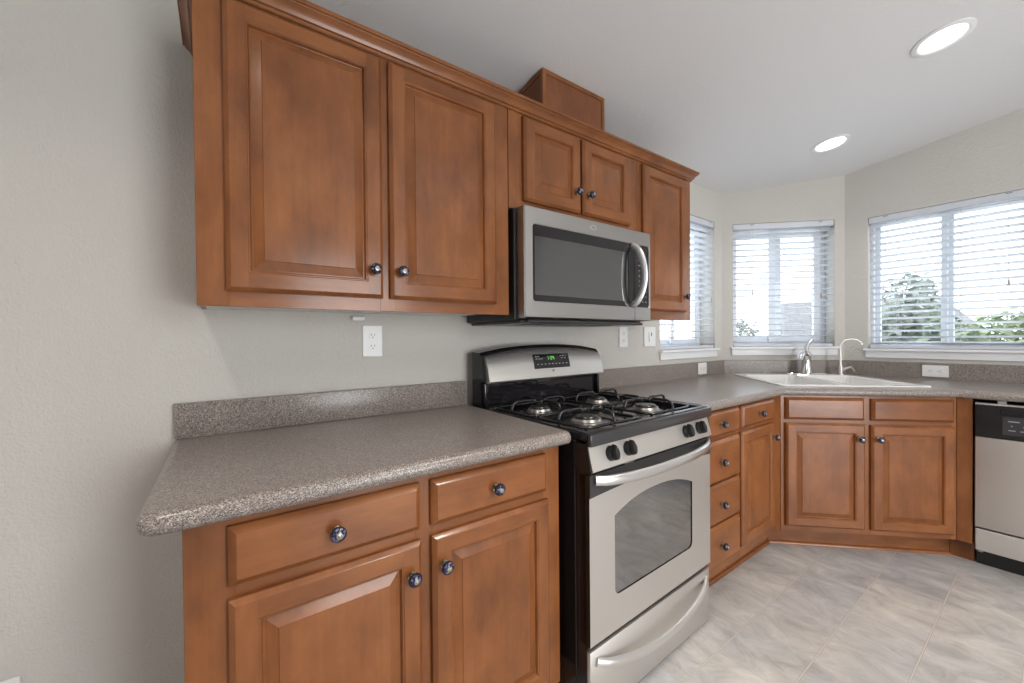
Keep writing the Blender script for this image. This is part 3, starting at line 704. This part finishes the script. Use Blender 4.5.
# oven door with an arched window
def arch(i, n=14):
    x0, x1, zb, zs, zp, rad = .118 + i, .588 - i, q(.388) + i, q(.640), q(.683) - i, max(.022 - i, .004)
    pts = []
    for cx, cz, a0 in ((x0 + rad, zb + rad, 180), (x1 - rad, zb + rad, 270)):
        for k in range(5): a = math.radians(a0 + 90 * k / 4); pts.append((cx + rad * math.cos(a), cz + rad * math.sin(a)))
    for k in range(n + 1):
        t = k / n; x = x1 - (x1 - x0) * t; w_ = 2 * t - 1
        pts.append((x, zs - i * .6 + (zp - zs) * (1 - abs(w_) ** 2.3)))
    return pts
DY0, DY1 = -.613, -.655
dz0, dz1 = q(.278), q(.789)
m = MB()
outer = [(.001, dz0), (RW - .001, dz0), (RW - .001, dz1), (.001, dz1)]
hole = arch(0)
for y in (DY0, DY1):
    polys = [[Vector((x, z, 0)) for x, z in outer], [Vector((x, z, 0)) for x, z in hole]]
    m.add([(p.x, y, p.y) for pl in polys for p in pl], [tuple(t) for t in geometry.tessellate_polygon(polys)], 0 if y == DY1 else 1)
m.loops([[(x, DY0, z) for x, z in outer], [(x, DY1, z) for x, z in outer]], False, False, 1)
m.loops([[(x, DY0, z) for x, z in hole], [(x, DY1, z) for x, z in hole]], False, False, 1)
do = m.build('oven_door', ['stainless', 'black_enamel'], r)
MB().prism(arch(-.004), lambda u, v, d: (u, d, v), DY1 + .006, DY1 + .003).build('window', 'oven_glass', do)
fr = MB(); fr.loops([[(x, DY1 + .012, z) for x, z in arch(-.003)], [(x, DY1 + .012, z) for x, z in arch(.028)], [(x, DY0 + .005, z) for x, z in arch(.028)]], False, False)
fr.build('window_border', 'dark_grey_band', do)
MB().box(.09, DY0 + .0005, q(.36), .62, DY0 + .004, q(.70)).build('inner_pane', 'black_satin', do)
bd = MB(); bp = [(.0005, dz1 + .0004)] + [(.0005, q(.722))] + [(.0005 + (RW - .001) * k / 16, q(.722) + .012 * (1 - (2 * k / 16 - 1) ** 2)) for k in range(1, 16)] + [(RW - .0005, q(.722)), (RW - .0005, dz1 + .0004)]
bd.prism(bp[::-1], lambda u, v, d: (u, d, v), DY1 - .0003, DY1 - .003); bd.build('top_band', 'dark_grey_band', do)
def bow_handle(parent, z, ybase, bow, x0, x1, rad, sag, end_drop=0):
    n = 22; pts = []; rs = []
    for k in range(n + 1):
        t = k / n; w_ = 2 * t - 1; e = (1 - abs(w_) ** 3.0) ** .7 if abs(w_) < 1 else 0
        pts.append((x0 + (x1 - x0) * t, ybase - bow * e, z - sag * (1 - w_ * w_))); rs.append(rad * (.9 + .1 * e))
    return MB().tube(pts, rs, 14, flat=(.8, 1.25)).build('handle', 'handle_silver', parent, angle=60)
bow_handle(do, q(.772), DY1 - .004, .043, .022, RW - .022, .0135, .010)
# warming drawer
dr = MB().box(.004, -.652, .012, RW - .004, -.610, q(.258), .004, 0, 2).build('storage_drawer', 'stainless', r)
bow_handle(dr, q(.222), -.653, .034, .030, RW - .030, .0125, .052)
MB().box(.002, -.646, q(.2605), RW - .002, -.612, q(.2755), .002).build('drawer_trim', 'black_enamel', r)

# ---------------------------------------------------------------- over-the-range microwave
r = thing('microwave_oven', 'stainless over-the-range microwave with black window and curved vertical handle', 'microwave', (0, 0, 1.2475), 0)
mz = lambda z: z - 1.2475
MB().box(.010, -.352, mz(1.262), .738, -.003, mz(1.666), .003).build('body', 'black_satin', r)
m = MB(); m.box(.030, -.362, mz(1.250), .742, -.010, mz(1.2615), .002); m.box(.05, -.385, mz(1.2515), .70, -.352, mz(1.263), .003)
for k in range(14): m.box(.12 + k * .036, -.30, mz(1.2478), .14 + k * .036, -.20, mz(1.2502), .0)
m.build('vent_grille', 'dark_grey_band', r)
m = MB(); x0, x1, z0, z1 = .022, .753, mz(1.268), mz(1.668); gx0, gx1, gz0, gz1 = .057, .742, mz(1.327), mz(1.607)
def rx(x0, x1, z0, z1, y, rad, n=4): return [(p[0], y, p[1]) for p in [(q_[0], q_[1]) for q_ in rr(x0, x1, z0, z1, rad, 0, n)]]
m.loops([rx(x0, x1, z0, z1, -.353, .004), rx(x0, x1, z0, z1, -.392, .004), rx(x0 + .004, x1 - .004, z0 + .004, z1 - .004, -.398, .004), rx(gx0, gx1, gz0, gz1, -.3985, .012), rx(gx0 + .002, gx1 - .002, gz0 + .002, gz1 - .002, -.3965, .011), rx(gx0 + .002, gx1 - .002, gz0 + .002, gz1 - .002, -.380, .011)], True, True)
fr = m.build('front_frame', 'dark_stainless', r, angle=30)
def ring_plate(mb, o_, h_, ya, yb_):
    for y in (ya, yb_):
        polys = [[Vector((p[0], p[2], 0)) for p in o_], [Vector((p[0], p[2], 0)) for p in h_]]
        mb.add([(p.x, y, p.y) for pl in polys for p in pl], [tuple(t) for t in geometry.tessellate_polygon(polys)])
    mb.loops([[(p[0], ya, p[2]) for p in h_], [(p[0], yb_, p[2]) for p in h_]], False, False); mb.loops([[(p[0], ya, p[2]) for p in o_], [(p[0], yb_, p[2]) for p in o_]], False, False)
m = MB(); ring_plate(m, rx(gx0 + .0025, .634, gz0 + .0025, gz1 - .0025, 0, .010), rx(gx0 + .012, .600, mz(1.352), mz(1.566), 0, .004), -.3955, -.384)
dg = m.build('door_glass_border', 'black_glass', r)
MB().box(gx0 + .010, -.3935, mz(1.350), .602, -.3905, mz(1.568)).build('door_window', 'microwave_glass', dg)
m = MB(); L = [rx(gx0 + .012, .600, mz(1.352), mz(1.566), -.388, .004), rx(gx0 + .032, .585, mz(1.366), mz(1.552), -.3815, .004), rx(gx0 + .032, .585, mz(1.366), mz(1.552), -.3812, .004)]
m.loops(L, False, True); m.build('inner_screen', 'grey_mark', dg)
cpn = MB().box(.636, -.3955, gz0 + .0025, gx1 - .0025, -.384, gz1 - .0025, .001).build('control_panel', 'black_glass', r)
m = MB()
for i in range(9):
    for j in range(3): m.box(.668 + j * .023, -.3963, mz(1.352) + i * .023, .676 + j * .023, -.3953, mz(1.356) + i * .023)
m.build('keypad_marks', 'grey_mark', cpn)
pts = []; rs = []
for k in range(19):
    t = k / 18; w_ = 2 * t - 1; e = 1 - w_ * w_
    pts.append((.618 + .020 * e, -.3985 - .050 * e ** .55, mz(1.333) + (mz(1.600) - mz(1.333)) * t)); rs.append(.0125)
hd = MB().tube(pts, rs, 12, flat=(.75, 1.15)).build('handle', 'handle_silver', r, angle=60)
m = MB()
for a0, a1, rad in ((20, 200, .011), (200, 380, .011)):
    pts = [(.372 + rad * math.cos(math.radians(a0 + (a1 - a0) * k / 8)) * 1.5, -.3988, mz(1.638) + rad * .8 * math.sin(math.radians(a0 + (a1 - a0) * k / 8))) for k in range(9)]
    m.tube(pts, .0012, 6)
m.build('emblem', 'stainless', fr)
MB().box(.6355, -.3992, mz(1.269), .6362, -.3972, mz(1.326)).build('door_seam', 'dark_slot', fr)

# ---------------------------------------------------------------- dishwasher
r = thing('dishwasher', 'stainless dishwasher with black control panel at the right edge under the counter', 'dishwasher', (XD, -1.251, FZ), -PI / 2)
DWW = .598
MB().box(.003, .03, .09, DWW - .003, .57, q(.855)).build('tub', 'black_satin', r)
MB().box(.004, -.012, q(.242), DWW - .004, .029, q(.690), .004, 0, 2).build('door', 'stainless', r)
m = MB(); m.box(.004, -.014, q(.692), DWW - .004, .029, q(.8475), .004, 0, 2); cpd = m.build('control_panel', 'black_satin', r)
MB().box(.004, -.0155, q(.849), DWW - .004, .029, q(.858), .002).build('top_trim', 'stainless', r)
MB().box(.09, -.0152, q(.714), .51, -.0135, q(.800), .001).build('button_field', 'dark_grey_band', cpd)
MB().box(.085, -.0185, q(.808), .515, -.0135, q(.836), .002).build('latch_grip', 'black_enamel', cpd)
for k in range(11):
    x = .108 + k * .036; MB().box(x, -.0158, q(.735), x + .022, -.0150, q(.739)).build('button_mark', 'grey_mark', cpd)
    if k % 3 == 0: MB().box(x, -.0158, q(.777), x + .034, -.0150, q(.782)).build('button_mark', 'grey_mark', cpd)
    MB().box(x + .008, -.0158, q(.756), x + .013, -.0150, q(.761)).build('button_mark', 'grey_mark', cpd)
MB().box(.004, -.006, q(.126), DWW - .004, .029, q(.232), .003).build('lower_panel', 'stainless', r)
MB().box(.004, .07, 0, DWW - .004, .085, .092).build('toe_panel', 'black_satin', r)
for x in (.012, DWW - .030): MB().box(x, .0, q(.116), x + .018, .03, q(.1255), .002).build('hinge_foot', 'burner_aluminium', r)
MB().box(.075, -.010, q(.8585), .102, .02, q(.8735), .001).build('mounting_tab', 'grey_mark', r)

# ---------------------------------------------------------------- outlets, switch
def plate(name, label, cat, loc, rz, w, h, kind, group=None, horiz=False):
    """local: front faces -y, back plane y=0"""
    r = thing(name, label, cat, loc, rz, group)
    MB().box(-w / 2, -.006, -h / 2, w / 2, 0, h / 2, .002).build('cover_plate', 'white_plastic', r)
    if kind == 'duplex':
        for sg in (-1, 1):
            m = MB(); cx, cz = (sg * .0205, 0) if horiz else (0, sg * .0205)
            ring = rr(cx - (.0135 if horiz else .0165), cx + (.0135 if horiz else .0165), cz - (.0165 if horiz else .0135), cz + (.0165 if horiz else .0135), .008, 0)
            m.loops([[(p[0], -.0062, p[1]) for p in ring], [(p[0], -.0078, p[1]) for p in ring]], True, True)
            so = m.build('socket', 'white_plastic', r)
            h_ = MB()
            for a, b2, ww, hh in ((-.006, .003, .0009, .0042), (.006, .003, .0009, .0034)):
                if horiz: a, b2, ww, hh = b2, -a, hh, ww
                h_.box(cx + a - ww, -.0082, cz + b2 - hh, cx + a + ww, -.0076, cz + b2 + hh)
            gx, gz = (0, -.007) if not horiz else (-.007, 0)
            h_.lathe([(.0024, .0076), (.0024, .0082)], (cx + gx, 0, cz + gz), 'y', 10)
            h_.build('slots', 'dark_slot', so)
    elif kind == 'switch':
        m = MB(); m.box(-.017, -.0085, -.033, .017, -.0062, .033, .001); m.build('rocker_frame', 'white_plastic', r)
        MB().prism([(-.0086, -.028), (-.0130, -.028), (-.0092, .028), (-.0086, .028)], lambda u, v, d: (d, u, v), -.0135, .0035).build('rocker', 'white_plastic', r)
        MB().box(.0075, -.0112, .004, .0115, -.0086, .026, .0005).build('slider', 'dark_slot', r)
    return r
G = 'white duplex outlets'
plate('wall_outlet', 'white duplex outlet on the wall below the large wall cabinet', 'outlet', (-.391, -.0005, 1.190), 0, .073, .116, 'duplex', G)
plate('wall_outlet', 'white duplex outlet on the wall below the right part of the microwave', 'outlet', (1.052, -.0005, 1.196), 0, .076, .118, 'duplex', G)
plate('light_switch', 'white rocker light switch on the wall beside the narrow window sill', 'switch', (1.305, -.0005, 1.196), 0, .116, .120, 'switch')
plate('wall_outlet', 'white outlet on the backsplash between the range and the window corner', 'outlet', (1.880, -.0215, .970), 0, .110, .080, 'duplex', G, True)
plate('wall_outlet', 'white horizontal outlet on the backsplash below the large right window', 'outlet', (X_R - .0215, -1.040, .965), -PI / 2, .116, .072, 'duplex', G, True)
plate('wall_outlet', 'white outlet low on the bare left wall, only its top edge in view', 'outlet', (-1.293, -.0005, .318), 0, .073, .116, 'duplex', G)
m = MB().box(-.465, -.020, 1.264, -.420, -.0005, 1.2795, .003); tag(m.build('cable_cover', 'white_plastic'), 'small white plastic block on the wall under the large cabinet, above an outlet', 'cable cover')

# ---------------------------------------------------------------- recessed ceiling lights
def downlight(x, y, label):
    r = thing('ceiling_light', label, 'ceiling light', (x, y, CEIL(y)), 0, 'recessed ceiling lights'); r.rotation_euler = (math.atan(-.14), 0, 0)
    m = MB().lathe([(.096, -.0005), (.096, -.004), (.090, -.007), (.078, -.0075), (.073, -.004), (.072, -.0015)], (0, 0, 0), 'z', 40, 0, False); m.build('trim_ring', 'trim_white', r)
    MB().lathe([(.0725, -.0012), (.060, -.0035), (.03, -.0045), (.001, -.0048)], (0, 0, 0), 'z', 32).build('lens', 'lamp_lens', r)
    return r
downlight(1.602, -1.213, 'recessed round ceiling light, the larger one near the top right corner')
downlight(2.155, -.680, 'recessed round ceiling light above the sink, the smaller and farther one')
for lx, ly in ((1.602, -1.213), (2.155, -.680)):
    area('downlight_or_fill', (lx, ly, CEIL(ly) - .014), (0, 0, -1), .12, .12, P_DOWN * .25, (1.0, .95, .88), 'DISK', 125)

# ---------------------------------------------------------------- outdoors
struct(MB().box(2.95, -14, -.66, 40, 20, -.60).build('ground', 'gravel'))
def leafy(root, cx, cy, cz, rx_, ry_, rz_, n, size, mat, seed):
    rnd = random.Random(seed); m = MB()
    for _ in range(n):
        while True:
            u = Vector((rnd.uniform(-1, 1), rnd.uniform(-1, 1), rnd.uniform(-1, 1)))
            if .25 < u.length < 1: break
        p = Vector((cx + u.x * rx_, cy + u.y * ry_, cz + u.z * rz_))
        d = Vector((rnd.gauss(0, 1), rnd.gauss(0, 1), rnd.gauss(0, .6) - .3)).normalized(); s_ = size * rnd.uniform(.6, 1.3)
        w = d.cross(Vector((rnd.gauss(0, 1), rnd.gauss(0, 1), rnd.gauss(0, 1)))).normalized() * s_ * .18
        m.add([p, p + d * s_ * .5 + w, p + d * s_, p + d * s_ * .5 - w], [(0, 1, 2, 3)])
    return m.build('foliage', mat, root)
def tree(name, label, x, y, h0, parts, trunk_r, seed):
    r = thing(name, label, 'tree' if 'tree' in name else 'shrub', (x, y, -.60))
    t = MB(); top = h0
    t.tube([(0, 0, 0), (.05, .03, top * .4), (-.04, .05, top * .75), (.02, 0, top)], [trunk_r, trunk_r * .8, trunk_r * .6, trunk_r * .3], 8)
    rnd = random.Random(seed)
    for k in range(5):
        a = rnd.uniform(0, 2 * PI); z = top * rnd.uniform(.45, .8); t.tube([(0, 0, z), (.4 * math.cos(a), .4 * math.sin(a), z + .35), (.8 * math.cos(a), .8 * math.sin(a), z + .5)], [trunk_r * .4, trunk_r * .3, trunk_r * .12], 6)
    t.build('trunk', 'bark', r)
    for k, (dx, dy, dz, a, b2, c2, n, s_, mat) in enumerate(parts): leafy(r, dx, dy, dz, a, b2, c2, n, s_, mat, seed + k)
    return r
tree('garden_tree', 'grey-green leafy tree outside the large right window', 7.6, -.25, 2.2, [(0, .10, 2.1, .9, .36, .62, 900, .17, 'leaf_grey'), (0, -.05, 1.6, .7, .5, .6, 700, .17, 'leaf_green')], .07, 3)
tree('garden_tree', 'bright green bushy tree low in the right part of the large window', 9.5, -1.25, 1.5, [(0, -.05, 1.72, .9, .85, .52, 1700, .16, 'leaf_light'), (0, .5, 1.35, .7, .6, .5, 800, .16, 'leaf_green')], .08, 11)
tree('garden_shrub', 'grey-green shrub outside the left pane of the middle window', 7.0, 2.15, 1.5, [(0, 0, 1.65, .42, .42, .55, 600, .15, 'leaf_grey')], .05, 21)
hr = thing('neighbour_house', 'neighbouring pale house with grey shingled roof seen low through the middle window', 'house', (11.58, 3.04, -.60), -1.17)
m = MB(); m.box(.1, 0, 0, 3.5, 5, 1.75); m.build('wall', 'stucco', hr)
m = MB(); m.add([(-.2, -.4, 1.66), (3.8, -.4, 1.66), (3.8, 2.5, 2.75), (-.2, 2.5, 2.75), (-.2, 5.4, 1.66), (3.8, 5.4, 1.66), (-.2, -.4, 1.76), (3.8, -.4, 1.76), (3.8, 2.5, 2.85), (-.2, 2.5, 2.85), (-.2, 5.4, 1.76), (3.8, 5.4, 1.76)],
                [(0, 1, 2, 3), (3, 2, 5, 4), (6, 7, 8, 9), (9, 8, 11, 10), (0, 1, 7, 6), (4, 5, 11, 10), (0, 3, 9, 6), (3, 4, 10, 9), (1, 2, 8, 7), (2, 5, 11, 8)]); m.build('roof', 'roof_shingle', hr)
m = MB()
for x in (.5, 2.1): m.box(x, -.03, .7, x + 1.0, .02, 1.5)
m.build('house_window', 'dark_grey_band', hr)
